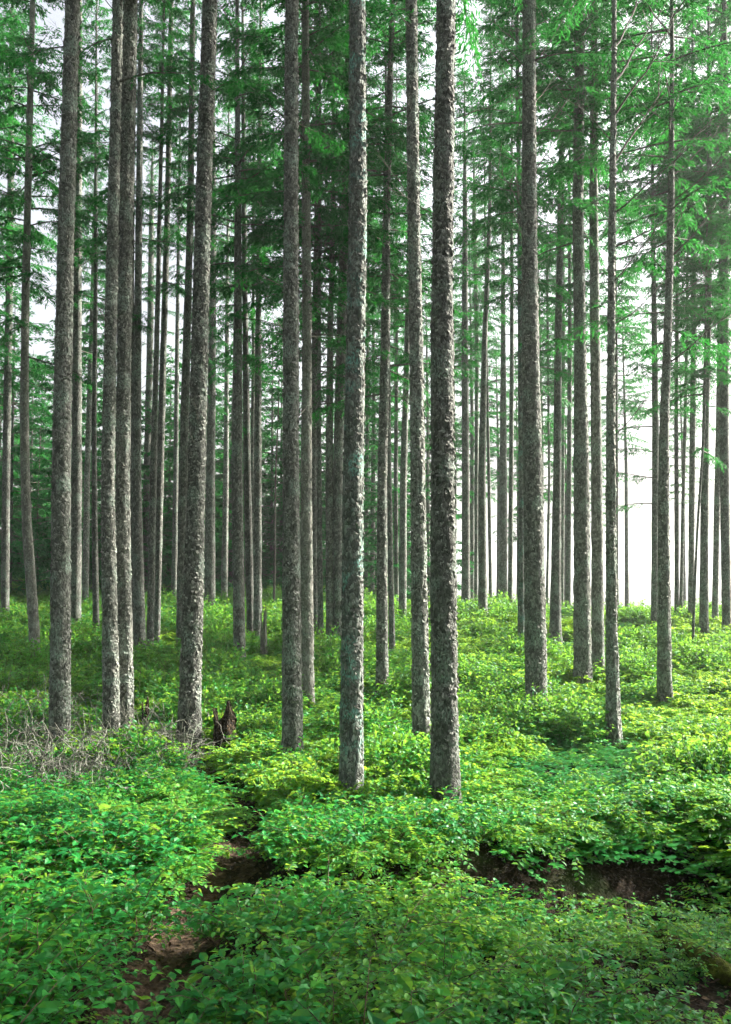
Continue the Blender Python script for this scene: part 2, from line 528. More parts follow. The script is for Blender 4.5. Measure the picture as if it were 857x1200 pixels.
CROWN_L = 12.0
def crown_mesh(seed, low=False, dens=1.0):
    r = np.random.default_rng(seed)
    G = Geo()
    z = 0.0
    az = r.uniform(0, 6.28)
    while z < CROWN_L - .25:
        f = z / CROWN_L
        if low:
            Lm = 2.5 * (1 - f) ** .8 + .2
        else:
            Lm = (1.2 + 3.6 * f if f < .2 else 1.92 * ((1 - f) / .8) ** .75) + .15
        nb = r.integers(3, 6)
        for k in range(nb):
            az += 2.4 + r.normal() * .3
            L = Lm * r.uniform(.55, 1.15)
            if f < .2 and not low and r.random() < .35:
                continue
            bough(G, (0, 0, z + r.uniform(-.15, .15)), az, max(L, .25), r.uniform(-.05, .3) + .5 * f - (.25 if low else .05), r, dens, .030 if low else .0125, True, .034 if low else .0155, 1.4 if low else 1.0)
        z += r.uniform(.26, .42) * (1.25 if low else 1) + (r.uniform(.3, .8) if (r.random() < .18 and not low) else 0)
    return G.mesh('spruce_crown', [M['dead'], M['needle']], smooth=False)

crown_meshes = [crown_mesh(40 + i, False, [1.3, 1.1, .95, 1.2, .85, 1.1][i]) for i in range(6)]
low_meshes = [crown_mesh(80 + i, True, .8) for i in range(3)]

def bough_mesh(seed, L):
    r = np.random.default_rng(seed)
    G = Geo()
    bough(G, (0, 0, 0), 0, L, .05, r, 1.5, .011)
    return G.mesh('bough', [M['dead'], M['needle']], smooth=False)
bough_meshes = [bough_mesh(200 + i, 1.6) for i in range(4)]

# ------------------------------------------------------------------ trees
def trunk_profile(spec):
    """pixel measurements -> world axis and radius against height"""
    (xb, yb, wb), ups = spec[0], spec[1]
    base = hit(xb, yb)
    Y = base[1]
    pts = [base] + [at_depth(x, y, Y) for (x, y, w) in ups]
    rad = [wb * Y / F / 2] + [w * Y / F / 2 for (x, y, w) in ups]
    return Y, np.array(pts), np.array(rad)

def build_trunk(pts, rad, H, gz0, r, fine, flare=1.0):
    """returns mesh data in coordinates relative to the tree's base point"""
    zs, xs = pts[:, 2], pts[:, 0]
    z0 = gz0 - .25
    ztop = gz0 + H
    dz = .035 if fine == 2 else (.09 if fine == 1 else .3)
    seg = 40 if fine == 2 else (22 if fine == 1 else 10)
    vis = zs[-1]
    zz = np.concatenate([np.arange(z0, min(vis + .8, ztop - 1), dz), np.linspace(min(vis + .8, ztop - 1) + .05, ztop, 24)])
    slope = (xs[-1] - xs[0]) / max(zs[-1] - zs[0], .5)
    slope = np.clip(slope, -.06, .06)
    # smooth axis
    kx = np.concatenate([[xs[0] - 0 * (zs[0] - z0)], xs, [xs[-1] + slope * (ztop - zs[-1]) * .6]])
    kz = np.concatenate([[z0], zs, [max(ztop, zs[-1] + 1)]])
    kz[0] = min(kz[0], kz[1] - .05)
    ax = np.interp(zz, kz, kx)
    kk = np.ones(9) / 9
    step = max(1, int(.5 / dz))
    for _ in range(2):
        pad = np.pad(ax, step, mode='edge')
        ax = (pad[:-2 * step] + pad[2 * step:] + 2 * ax) / 4
    ay = .03 * np.sin(zz * .35 + r.uniform(0, 6)) * np.clip((zz - z0) / 4, 0, 1)
    kr = np.concatenate([[rad[0]], rad, [.012]])
    rr = np.interp(zz, kz, kr)
    rr = np.minimum(rr, .012 + np.clip(ztop - zz, 0, None) * .03)
    # root flare
    h = zz - gz0
    fl = 1 + .30 * flare * np.exp(-np.clip(h, 0, None) / .22) 
    th = np.arange(seg) * 2 * np.pi / seg
    TH, ZZ = np.meshgrid(th, zz)
    disp = np.zeros_like(TH)
    for k in range(14):
        n = r.integers(0, 9); mz = r.uniform(1, 14) * r.choice([-1, 1])
        disp += r.normal() * .016 * np.sin(n * TH + mz * ZZ + r.uniform(0, 6.28)) / (1 + .06 * abs(mz))
    if fine:
        disp += r.normal(size=TH.shape) * (.010 if fine == 2 else .008)
    root = np.zeros_like(TH)
    nr = r.integers(4, 7); ph = r.uniform(0, 6.28)
    root = np.exp(-np.clip(ZZ - gz0, 0, None) / .20) * .22 * np.maximum(0, np.sin(nr * TH + ph)) * flare
    RR = rr[:, None] * fl[:, None] * (1 + disp + root)
    X = ax[:, None] + RR * np.cos(TH)
    Yy = ay[:, None] + RR * np.sin(TH)
    V = np.stack([X - xs[0], Yy, ZZ - gz0], -1).reshape(-1, 3)
    n = len(zz)
    i = np.arange(n - 1)[:, None] * seg + np.arange(seg)[None]
    j = np.arange(n - 1)[:, None] * seg + (np.arange(seg)[None] + 1) % seg
    Q = np.stack([i, j, j + seg, i + seg], -1).reshape(-1, 4)
    axis = lambda z: (float(np.interp(z, zz, ax)) - xs[0], float(np.interp(z, zz, ay)), float(np.interp(z, zz, rr)))
    return V, Q, axis

def scales_mesh(axis, gz0, zhi, r, n):
    """curling bark scales standing off the trunk"""
    z = r.uniform(.1, zhi, n)
    th = r.uniform(0, 2 * np.pi, n)
    A = np.array([axis(gz0 + q) for q in z])
    c, s = np.cos(th), np.sin(th)
    rad = A[:, 2] * 1.005
    nrm = np.stack([c, s, np.zeros(n)], -1)
    tan = np.stack([-s, c, np.zeros(n)], -1)
    up = np.array([0, 0, 1.0])
    w = r.uniform(.010, .029, n)[:, None]
    h = r.uniform(.012, .036, n)[:, None]
    lift = r.uniform(.005, .019, n)[:, None]
    ang = r.normal(size=n)[:, None] * .5
    t2 = tan * np.cos(ang) + up * np.sin(ang)
    u2 = up * np.cos(ang) - tan * np.sin(ang)
    C = np.stack([A[:, 0] + rad * c, A[:, 1] + rad * s, z], -1)
    sgn = np.where(r.random(n) < .7, -1, 1)[:, None]
    a = C - t2 * w * .8 + u2 * h * .9 * -sgn * -1
    # five corner plate: attached edge sunk into the bark, free edge lifted
    p0 = C - t2 * w - u2 * h * sgn * .6 - nrm * .004
    p1 = C + t2 * w * .9 - u2 * h * sgn * .7 - nrm * .004
    p2 = C + t2 * w * 1.1 + u2 * h * sgn * .4 + nrm * lift * .6
    p3 = C + t2 * w * r.uniform(-.4, .4, n)[:, None] + u2 * h * sgn + nrm * lift
    p4 = C - t2 * w * 1.1 + u2 * h * sgn * .3 + nrm * lift * .7
    V = np.stack([p0, p1, p2, p3, p4], 1).reshape(-1, 3)
    i = np.arange(n)[:, None] * 5
    F = np.vstack([i + [0, 1, 2], i + [0, 2, 4], i + [2, 3, 4]])
    return mesh_np('bark_scales', V, [F], [M['scale']], None, False)

FAR_G = 'slim spruces far back in the stand'
OPEN_G = 'slim spruces against the bright opening on the crest'
FAR_L = 'slim grey spruce trunk far back among the dark green trees'
OPEN_L = 'slim hazy spruce trunk on the crest against the white opening'
MID_G = 'spruces in the clusters of the middle distance'
MID_L = 'slender spruce with sunlit side in a tight cluster of trunks'
# (base x, base y, base width), [(x, y, width) upwards], label, group, options
T = [
 ((6, 719, 10), [(9, 450, 9), (12, 250, 8), (14, 60, 6)], 'spruce with knobbly dead twigs beyond the pale bent trunk', None, {}),
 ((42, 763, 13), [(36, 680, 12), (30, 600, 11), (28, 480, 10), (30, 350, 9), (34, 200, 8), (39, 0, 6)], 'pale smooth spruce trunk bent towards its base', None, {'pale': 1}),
 ((70, 868, 24), [(72, 560, 21), (79, 250, 18.5), (86, 0, 17)], 'thick straight spruce rising from grey dead brushwood', None, {}),
 ((88, 735, 14), [(90, 560, 12.5), (92, 250, 9), (93, 60, 7)], 'plain grey spruce close behind the trunk in the dead brushwood', None, {}),
 ((100, 712, 8), [(102, 560, 7), (107, 420, 6), (110, 300, 5)], FAR_L, FAR_G, {}),
 ((113, 742, 8), [(111, 620, 7), (110, 500, 6), (112, 350, 5)], FAR_L, FAR_G, {}),
 ((131, 849, 19.5), [(127, 560, 15), (133, 250, 13), (138, 0, 12)], 'half-lit spruce pressed against a darker twin trunk', None, {}),
 ((148, 845, 18), [(144, 560, 16), (147, 250, 17), (153, 0, 16)], 'dark shaded spruce, twin of the half-lit trunk touching it', None, {}),
 ((165, 760, 13), [(160, 560, 11), (161, 400, 9), (164, 150, 7), (166, 0, 5)], 'spruce at the edge of a tight cluster behind the dark twin trunk', MID_G, {}),
 ((157, 757, 5), [(155, 560, 5), (156, 400, 4)], 'thin dark trunk hugging the cluster behind the dark twin trunk', FAR_G, {}),
 ((176, 755, 8.5), [(180, 560, 8), (184, 400, 6), (187, 250, 5), (190, 120, 4)], 'thin pale spruce in the middle of the cluster behind the dark twin trunk', MID_G, {}),
 ((184, 747, 7.5), [(188, 560, 9), (192, 400, 7.5), (196, 250, 7), (201, 0, 5.5)], 'spruce leaning outward from the cluster behind the dark twin trunk', MID_G, {}),
 ((171, 697, 7), [(172, 560, 8), (176, 400, 8), (178, 250, 6)], FAR_L, FAR_G, {}),
 ((204, 704, 7), [(206, 560, 6), (208, 400, 5)], FAR_L, FAR_G, {}),
 ((211, 751, 9), [(215, 560, 11), (219, 400, 9.5), (223, 250, 8), (226, 0, 6)], 'leaning spruce half hidden behind the thick silvery lit trunk', MID_G, {}),
 ((222, 848, 26), [(226, 720, 24), (231, 560, 20.5), (238, 250, 18.5), (246, 0, 17)], 'thick spruce with silvery lit flank beside the broken stump', None, {}),
 ((246, 708, 13), [(247, 560, 11), (249, 400, 9), (250, 250, 7)], 'pale grey spruce glimpsed behind the silvery lit trunk', None, {}),
 ((263, 702, 8), [(265, 560, 6.5), (266, 400, 5)], 'far slim trunk in the gap beside the tufted spruce', FAR_G, {}),
 ((281, 768, 14), [(278, 560, 13), (279, 400, 10.5), (279, 250, 8), (278, 50, 5)], 'spruce carrying a full green tuft of boughs high up', None, {'boughs': [(285, 300, 1), (282, 340, 1), (285, 230, 1)]}),
 ((294, 747, 9), [(290, 560, 9), (288, 400, 7), (286, 250, 6)], 'spruce squeezed in beside the tufted spruce, middle of a close row of three', MID_G, {}),
 ((302, 748, 10), [(302, 560, 9.5), (303, 400, 7.5), (304, 300, 6)], 'slim spruce rising right behind the pale snapped-off snag', MID_G, {}),
 ((297, 738, 5), [(296, 560, 5), (297, 400, 4)], FAR_L, FAR_G, {}),
 ((343, 872, 24), [(341, 560, 19), (341, 400, 18.5), (341, 250, 17), (342, 0, 15)], 'thick spruce standing right before a brightly sunlit trunk', None, {}),
 ((360, 815, 17), [(359, 560, 13), (360, 400, 11), (359, 250, 10), (358, 0, 8)], 'sunlit spruce, its light put into whitish bark, close behind a thick dark trunk', None, {'pale': 1}),  # paler bark colour stands in for the sunlight on this trunk
 ((370, 753, 7), [(368, 560, 8), (369, 400, 7), (371, 250, 5)], 'thin trunk peeping out beside the brightly sunlit spruce', MID_G, {}),
 ((376, 757, 7), [(374, 560, 6), (374, 400, 4.5), (375, 250, 4)], 'very thin pole-like spruce between the brightly sunlit trunk and a close pair', MID_G, {}),
 ((387, 757, 9), [(386, 560, 9), (387, 400, 7), (390, 270, 5.5)], 'thinner spruce of the close pair beside the lichen-speckled trunk', MID_G, {}),
 ((397, 757, 11), [(396, 560, 11.5), (400, 400, 11.5), (404, 280, 10), (407, 100, 7)], 'thicker spruce of the close pair beside the lichen-speckled trunk', MID_G, {}),
 ((412, 912, 27), [(414, 560, 24), (417, 400, 22), (420, 250, 21), (419, 0, 18)], 'thick spruce speckled with turquoise lichen', None, {'lichen': 1}),
 ((429, 695, 5), [(430, 560, 4.5), (431, 450, 4)], 'far thin trunk peeping out behind the lichen-speckled spruce', FAR_G, {}),
 ((448, 801, 14.5), [(448, 560, 11), (452, 400, 11), (453, 250, 8.5), (460, 0, 6)], 'slender dark spruce with a pale thin trunk peeping out behind it', None, {}),
 ((460, 767, 7), [(456, 560, 6), (455, 400, 5)], 'pale thin trunk tucked behind the slender dark spruce', MID_G, {}),
 ((465, 702, 5), [(464, 560, 5), (465, 450, 4)], FAR_L, FAR_G, {}),
 ((472, 720, 9), [(473, 560, 8), (477, 420, 7), (479, 300, 5)], 'far grey spruce in the gap before the bright-rimmed trunk', FAR_G, {}),
 ((494, 861, 20.5), [(490, 560, 17), (488, 400, 16), (485, 250, 14.5), (482, 0, 13)], 'straight spruce with bright rim beside the stoutest trunk', None, {}),
 ((522, 909, 32), [(520, 700, 30), (519, 560, 28), (518, 400, 26), (519, 250, 24), (523, 0, 22)], 'stoutest spruce with coarse flaking bark', None, {}),
 ((546, 708, 10.5), [(546, 560, 9), (545, 400, 8), (545, 250, 6)], 'crest spruce standing next to the stoutest trunk before the bright opening', OPEN_G, {}),
 ((558, 698, 4.5), [(559, 400, 5), (556, 250, 5)], OPEN_L, OPEN_G, {}),
 ((566, 722, 11), [(565, 560, 9), (568, 400, 6.5), (574, 250, 4.5)], 'crest spruce with a bright rim standing forward of its thin neighbours', OPEN_G, {}),
 ((575, 699, 4.5), [(573, 560, 4), (571, 450, 3.5)], OPEN_L, OPEN_G, {}),
 ((590, 703, 10), [(590, 560, 9), (590, 400, 6)], 'straight crest spruce paired with a thinner one before the white opening', OPEN_G, {}),
 ((598, 716, 6), [(599, 560, 5.5), (600, 400, 5)], 'thinner crest spruce right beside a straight thicker one', OPEN_G, {}),
 ((611, 760, 8.5), [(611, 560, 7), (609, 250, 6), (607, 100, 5)], 'thin lichen-flecked spruce tucked behind a thick twiggy trunk', None, {'lichen': 1}),
 ((629, 829, 25.5), [(625, 560, 23), (622, 400, 20), (620, 250, 17.5), (620, 0, 15)], 'thick dark spruce bristling with dead branches above', None, {'dead': [(618, 290, -1), (618, 220, -1), (620, 160, 1), (620, 120, 1), (619, 95, -1), (620, 75, 1), (618, 60, -1), (620, 200, 1), (618, 330, -1), (620, 30, 1), (619, 20, -1), (618, 250, -1)]}),
 ((641, 701, 3.5), [(644, 560, 3), (641, 300, 3)], 'hair-thin leaning pole behind the thick twiggy trunk', OPEN_G, {}),
 ((651, 741, 14), [(653, 560, 9.5), (654, 400, 9), (657, 250, 7.5), (658, 180, 6)], 'hazy spruce with swollen foot between two dark trunks', None, {}),
 ((659, 701, 4), [(660, 560, 4), (661, 400, 3.5)], OPEN_L, OPEN_G, {}),
 ((666, 706, 6.5), [(667, 560, 6), (668, 400, 5)], 'slim crest trunk close to the pair of dark spruces on the sunny slope', OPEN_G, {}),
 ((683, 790, 20.5), [(682, 560, 18), (680, 400, 14), (677, 250, 12.5), (680, 0, 10)], 'dark spruce paired with a slimmer trunk on the sunny slope', None, {}),
 ((701, 784, 15), [(699, 560, 13), (696, 250, 10.5), (697, 50, 8)], 'slimmer partner of the paired dark spruces on the sunny slope', None, {}),
 ((719, 849, 16), [(717, 700, 12.5), (716, 560, 11), (716, 400, 9), (717, 250, 7.5), (720, 0, 4.5)], 'thin dark spruce with long dead branches sweeping upward', None,
    {'dead': [(717, 250, 1.5), (717, 190, 1.7), (717, 135, 1.9), (718, 95, 2.0), (718, 55, 1.8), (717, 290, 1.4), (716, 380, 1.1), (716, 330, 1.2), (716, 510, .8), (718, 165, -1)]}),
 ((722, 714, 7), [(722, 560, 6), (721, 400, 5.5)], 'hazy trunk hidden behind the thin spruce with upswept dead branches', OPEN_G, {}),
 ((767, 729, 8), [(768, 500, 8), (767, 400, 7), (766, 300, 5)], 'spruce on the crest with green boughs hanging over the opening', None, {'boughs': [(766, 560, -1), (766, 530, -1), (766, 590, -.8), (766, 500, -1.1), (766, 470, -1), (766, 440, -1.2), (766, 430, 1), (766, 480, 1)]}),
 ((779, 806, 17), [(778, 600, 13), (778, 500, 11), (782, 400, 9.5), (786, 250, 8), (787, 110, 5)], 'dark leaning spruce with ascending dead limbs on the sunny slope', None,
    {'dead': [(783, 425, 1.6), (785, 350, 1.2), (785, 300, 1.6), (786, 270, 1.3), (786, 235, 1.7), (786, 205, 1.8), (786, 180, 1.5), (785, 320, -1), (786, 150, -1.2)]}),
 ((793, 722, 5.5), [(793, 500, 5), (794, 350, 4)], OPEN_L, OPEN_G, {}),
 ((798, 722, 4.5), [(803, 500, 4), (805, 380, 3.5)], OPEN_L, OPEN_G, {}),
 ((810, 725, 7.5), [(812, 500, 7), (813, 350, 6)], OPEN_L, OPEN_G, {}),
 ((812, 747, 3.5), [(817, 620, 3), (825, 500, 3)], 'hair-thin leaning sapling crossing the crest trunks', OPEN_G, {}),
 ((825, 741, 11), [(827, 500, 8.5), (830, 350, 7.5), (831, 200, 6)], 'stoutest of the crest trunks beyond the dark leaning spruce', OPEN_G, {}),
 ((838, 728, 7.5), [(842, 500, 7), (845, 300, 6)], OPEN_L, OPEN_G, {}),
 ((852, 739, 11), [(849, 500, 11), (849, 250, 10), (850, 100, 7)], 'broad hazy crest trunk at the end of the row along the opening', OPEN_G, {}),
]
# the stand goes on beside the frame
for (x, y, w) in [(-60, 800, 17), (-150, 760, 13), (-40, 735, 10), (-230, 840, 22), (-120, 720, 10), (-300, 770, 15), (920, 728, 10)]:
    T.append(((x, y, w), [(x + (428 - x) * .02, 560, w * .85), (x + (428 - x) * .05, 200, w * .65)], 'spruce of the same stand growing beyond the edge of the view', 'spruces beside the view', {'side': 1}))

trunk_xy = []
for ti, (b0, ups, label, group, opt) in enumerate(T):
    r = np.random.default_rng(1000 + ti)
    Y, pts, rad = trunk_profile((b0, ups))
    x0 = pts[0, 0]
    g0 = gz(x0, Y)
    # continue measured radii upwards where the trunk is lost among the boughs
    fine = 2 if Y < 15.5 and not opt.get('side') else (1 if Y < 23 and not opt.get('side') else 0)
    H = r.uniform(19, 23.5) * (.85 if rad[0] < .07 else 1) * (.7 if rad[0] < .05 else 1)
    tree = empty('spruce_tree', (x0, Y, g0))
    tagged(tree, label, 'tree', group or None)
    V, Q, axis = build_trunk(pts, rad, H, g0, r, fine)
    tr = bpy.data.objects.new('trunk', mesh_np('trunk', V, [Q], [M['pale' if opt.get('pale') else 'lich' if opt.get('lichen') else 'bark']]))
    link(tr, tree)
    trunk_xy.append((x0, Y, rad[0]))
    if Y < 19 and not opt.get('side'):
        zhi = min(H - 2, pts[-1, 2] - g0 + .6)
        n = int(zhi * 2 * np.pi * rad.mean() * (330 if Y < 15.5 else 220))
        so = bpy.data.objects.new('bark_scales', scales_mesh(axis, g0, zhi, r, n))
        so['kind'] = 'stuff'
        link(so, tr)
    # crown
    hb = r.uniform(7.2, 10.4)
    if Y < 16.5: hb = r.uniform(12, 13.5)
    if Y > 19 and any(p <= b0[0] <= q for p, q in ((152, 216), (296, 335), (495, 510), (552, 606))): hb = r.uniform(11, 13.5)
    if rad[0] < .07: hb *= .85
    hb = min(hb, H - 5)
    a0, a1 = axis(g0 + hb), axis(g0 + H)
    co = bpy.data.objects.new('crown', crown_meshes[r.integers(0, len(crown_meshes))])
    dirv = Vector((a1[0] - a0[0], a1[1] - a0[1], H - hb)).normalized()
    sz = (H - hb) / CROWN_L
    sx = r.uniform(.78, 1.1) * (.75 if rad[0] < .07 else 1)
    if Y > 19 and any(p <= b0[0] <= q for p, q in ((84, 120), (152, 216), (246, 266), (296, 335), (495, 510), (552, 606))):
        sx *= .5                      # narrow crowns where the sky breaks through
    co.matrix_local = Matrix.Translation((a0[0], a0[1], hb)) @ dirv.to_track_quat('Z', 'Y').to_matrix().to_4x4() @ Matrix.Rotation(r.uniform(0, 6.28), 4, 'Z') @ Matrix.Diagonal((sx, sx, sz, 1))
    link(co, tree)
    # dead branches on the bare part of the trunk
    def add_branch(z, az, s, rise, name='branch', meshes=dead_meshes):
        a = axis(g0 + z)
        o = bpy.data.objects.new(name, meshes[r.integers(0, len(meshes))])
        o.matrix_local = (Matrix.Translation((a[0] + .8 * a[2] * math.cos(az), a[1] + .8 * a[2] * math.sin(az), z)) @ Matrix.Rotation(az, 4, 'Z')
                          @ Matrix.Rotation(-rise, 4, 'Y') @ Matrix.Rotation(r.uniform(-.5, .5), 4, 'X') @ Matrix.Scale(s, 4))
        link(o, tree)
    for (px, py, s) in opt.get('dead', []):
        z = at_depth(px, py, Y)[2] - g0
        az = r.normal() * .45 + (0 if s > 0 else math.pi)
        add_branch(z, az, abs(s) * r.uniform(.85, 1.1), r.uniform(.25, .6))
    for (px, py, s) in opt.get('boughs', []):
        z = at_depth(px, py, Y)[2] - g0
        az = r.normal() * .4 + (0 if s > 0 else math.pi)
        add_branch(z, az, abs(s) * r.uniform(.85, 1.2), r.uniform(-.1, .15), 'bough', bough_meshes)
    if not opt.get('side'):
        nb = 12 if Y < 24 else 8
        for k in range(nb):
            z = r.uniform(.30, 1.05) * hb
            if z < 2.6: continue
            add_branch(z, r.uniform(0, 6.28), r.uniform(.25, .8) * (.6 + .5 * z / hb), r.uniform(-.25, .5))
        for k in range(14 if Y < 24 else 5):      # snapped stubs low on the trunk
            add_branch(r.uniform(.12, .8) * hb, r.uniform(0, 6.28), r.uniform(.08, .28), r.uniform(-.2, .5), 'branch_stub')
        for k in range(4 if Y > 15 else 2):
            z = r.uniform(.72, 1.0) * hb
            add_branch(z, r.uniform(0, 6.28), r.uniform(.6, 1.1), r.uniform(-.25, .1), 'bough', bough_meshes)

# unseen spruces carrying on the wood, added to dim fill light and shade the foreground
fr = np.random.default_rng(77)
for (x, y) in [(float(a), float(b)) for a, b in zip(fr.uniform(-20, 18, 22), fr.uniform(-20, -5, 22))] + [(-17, 3), (-16, 12), (-19, 8), (-20, 17), (-15, 18), (-11, -1), (-7, -4), (-3.5, -7), (0.5, -5), (4, -8), (7.5, -5), (-10, -9), (-6, -12), (1.5, -12), (8.5, -12), (12, -7), (-12, 1), (-9, 5), (-14, 8), (-12, 13), (-5.5, 1.5), (11.5, 8.6), (12.7, 10.8), (15, 10), (15.5, 12.4), (18.5, 12), (19.5, 14.3), (13, 7.2)]:
    g0 = gz(x, max(y, 0))
    t = empty('spruce_tree', (x, y, g0))
    tagged(t, 'unseen spruce added around the viewpoint for its shade', 'tree', 'unseen spruces added for shade')
    H = fr.uniform(19, 23)
    G = Geo(); G.tube(np.array([[0, 0, -.3], [0, 0, H * .5], [0, 0, H]]), np.array([.15, .10, .015]), 12)
    link(bpy.data.objects.new('trunk', G.mesh('trunk', [M['bark']])), t)
    c = bpy.data.objects.new('crown', crown_meshes[fr.integers(0, len(crown_meshes))])
    hb = fr.uniform(5.0, 8.0)
    c.matrix_local = Matrix.Translation((0, 0, hb)) @ Matrix.Rotation(fr.uniform(0, 6.28), 4, 'Z') @ Matrix.Diagonal((1.25, 1.25, (H - hb) / CROWN_L, 1))
    link(c, t)

# background conifers with low green crowns behind the stand
k = 0
bgr = np.random.default_rng(55)
for row, (Y0, n) in enumerate([(41, 18), (47, 22), (54, 24), (64, 26)]):
    for i in range(n):
        Y = Y0 + bgr.uniform(-4, 4)
        px = -160 + (640 + 160) * (i + bgr.uniform(.1, .9)) / n
        if px > 505: continue
        x = (px - 428.5) / F * Y
        H = bgr.uniform(9, 16) * (.8 if px > 330 else 1)
        g0 = gz(x, Y)
        t = empty('young_conifer', (x, Y, g0 - .1))
        tagged(t, 'dense green young conifer filling the back of the stand', 'tree', 'young conifers behind the stand')
        G = Geo()
        G.tube(np.array([[0, 0, -.2], [0, 0, H * .5], [0, 0, H]]), np.array([.11, .06, .01]), 8)
        link(bpy.data.objects.new('trunk', G.mesh('trunk', [M['bark']])), t)
        c = bpy.data.objects.new('crown', low_meshes[bgr.integers(0, 3)])
        s = H / CROWN_L
        c.matrix_local = Matrix.Translation((0, 0, .2)) @ Matrix.Rotation(bgr.uniform(0, 6.28), 4, 'Z') @ Matrix.Diagonal((1.1, 1.1, (H - .2) / CROWN_L, 1))
        link(c, t)

# spruces lower down the slope behind the crest
sl = np.random.default_rng(31)
for px, Y in [(436, 44), (462, 52), (500, 46), (532, 55), (552, 43), (583, 50), (606, 58), (634, 46), (662, 54), (700, 60), (733, 50), (800, 56)]:
    x = (px - 428.5) / F * Y; g0 = gz(x, Y); H = sl.uniform(17, 22)
    t = empty('spruce_tree', (x, Y, g0))
    tagged(t, 'faint spruce on the slope falling away behind the crest', 'tree', 'spruces down the slope behind the crest')
    G = Geo(); G.tube(np.array([[0, 0, -.3], [.1, 0, H * .5], [0, 0, H]]), np.array([.13, .09, .015]), 9)
    link(bpy.data.objects.new('trunk', G.mesh('trunk', [M['bark']])), t)
    c = bpy.data.objects.new('crown', crown_meshes[sl.integers(0, len(crown_meshes))])
    hb = sl.uniform(5.5, 9) if px < 680 else sl.uniform(9, 12)
    c.matrix_local = Matrix.Translation((0, 0, hb)) @ Matrix.Rotation(sl.uniform(0, 6.28), 4, 'Z') @ Matrix.Diagonal((.95, .95, (H - hb) / CROWN_L, 1))
    link(c, t)

# thin saplings and the broken snag
def sapling(px, py, ptx, pty, w, label):
    b = hit(px, py); Y = b[1]; g0 = gz(b[0], Y)
    t = at_depth(ptx, pty, Y)
    o = empty('sapling', (b[0], Y, g0)); tagged(o, label, 'sapling')
    G = Geo(); rr = w * Y / F / 2
    L = np.linspace(0, 1, 14)
    P = np.stack([(t[0] - b[0]) * L + .02 * np.sin(L * 9), .02 * np.sin(L * 7), -.1 + (t[2] - g0 + .1) * L], -1)
    G.tube(P, rr * (1.1 - .7 * L), 7)
    link(bpy.data.objects.new('trunk', G.mesh('trunk', [M['dead']])), o)
    for q in range(5):
        bo = bpy.data.objects.new('branch', dead_meshes[q])
        i = 5 + q * 2 if q < 4 else 12
        bo.matrix_local = Matrix.Translation(P[min(i, 13)]) @ Matrix.Rotation(q * 2.4, 4, 'Z') @ Matrix.Rotation(-.4, 4, 'Y') @ Matrix.Scale(.35, 4)
        link(bo, o)
sapling(320, 712, 327, 430, 3.0, 'leafless thin pole of a sapling standing in a bright gap')
sapling(43, 698, 47, 500, 2.4, 'bare thin sapling between the bent trunk and the brushwood trunk')

def jagged(name, px, py, wpx, hpx, mat, label, cat, seed, moss=False):
    r = np.random.default_rng(seed)
    b = hit(px, py); Y = b[1]; g0 = gz(b[0], Y)
    rad = wpx * Y / F / 2; Ht = hpx * Y / F + (b[2] - g0)
    seg, n = 26, 16
    th = np.arange(seg) * 2 * np.pi / seg
    jag = 1 - .55 * np.abs(np.sin(th * 1.5 + 1)) * r.uniform(.5, 1, seg) - .2 * r.random(seg)
    V = []
    for k in range(n):
        f = k / (n - 1)
        rr = rad * (1 + .5 * (1 - f) ** 3) * (1 + .12 * np.sin(5 * th + 2 * f) + .06 * r.normal(size=seg))
        V.append(np.stack([rr * np.cos(th), rr * np.sin(th), -.15 + (Ht + .15) * f * (1 - f * (1 - jag))], -1))
    for k in range(4):       # hollow core
        f = 1 - k * .25
        rr = rad * (.78 - .1 * k) * (1 + .1 * np.sin(5 * th))
        V.append(np.stack([rr * np.cos(th), rr * np.sin(th), Ht * (jag * .95 - .13 * k)], -1))
    V = np.array(V).reshape(-1, 3)
    m = n + 4
    i = np.arange(m - 1)[:, None] * seg + np.arange(seg)[None]
    j = np.arange(m - 1)[:, None] * seg + (np.arange(seg)[None] + 1) % seg
    Q = np.stack([i, j, j + seg, i + seg], -1).reshape(-1, 4)
    o = bpy.data.objects.new(name, mesh_np(name, V, [Q], [mat], None, False))
    o.location = (b[0], Y, g0)
    link(o); tagged(o, label, cat)
    return b
jagged('tree_stump', 263, 858, 24, 48, M['rot'], 'dark rotten tree stump with a jagged broken top', 'stump', 3)
jagged('broken_snag', 309, 762, 7, 66, M['twig'], 'short pale snapped-off trunk at the foot of a spruce cluster', 'snag', 4)
jagged('small_stump', 171, 838, 9, 28, M['rot'], 'small dark stub beside the shaded twin trunk', 'stump', 5)

# ------------------------------------------------------------------ undergrowth
def leaf_geo(G, P, D, L, W, r, mat=1, droop=.25):
    n = len(P)
    D = D / (np.linalg.norm(D, axis=1)[:, None] + 1e-9)
    up = np.tile([0, 0, 1.0], (n, 1)) + r.normal(size=(n, 3)) * .28
    S = np.cross(D, up); S /= np.linalg.norm(S, axis=1)[:, None] + 1e-9
    U = np.cross(S, D)
    L = L[:, None]; W = W[:, None]
    dz = -U * droop * L
    b = P
    m = P + D * L * .5 + dz * .15
    l1 = P + D * L * .28 + S * W * .42 + U * W * .14
    r1 = P + D * L * .28 - S * W * .42 + U * W * .14
    l2 = P + D * L * .66 + S * W * .40 + U * W * .10 + dz * .4
    r2 = P + D * L * .66 - S * W * .40 + U * W * .10 + dz * .4
    t = P + D * L + dz
    V = np.stack([b, l1, r1, m, l2, r2, t], 1).reshape(-1, 3)
    i = np.arange(n)[:, None] * 7
    F = np.vstack([i + [0, 3, 1], i + [0, 2, 3], i + [1, 3, 4], i + [2, 5, 3], i + [3, 6, 4], i + [3, 5, 6]])
    G.add(V, F, None, mat)

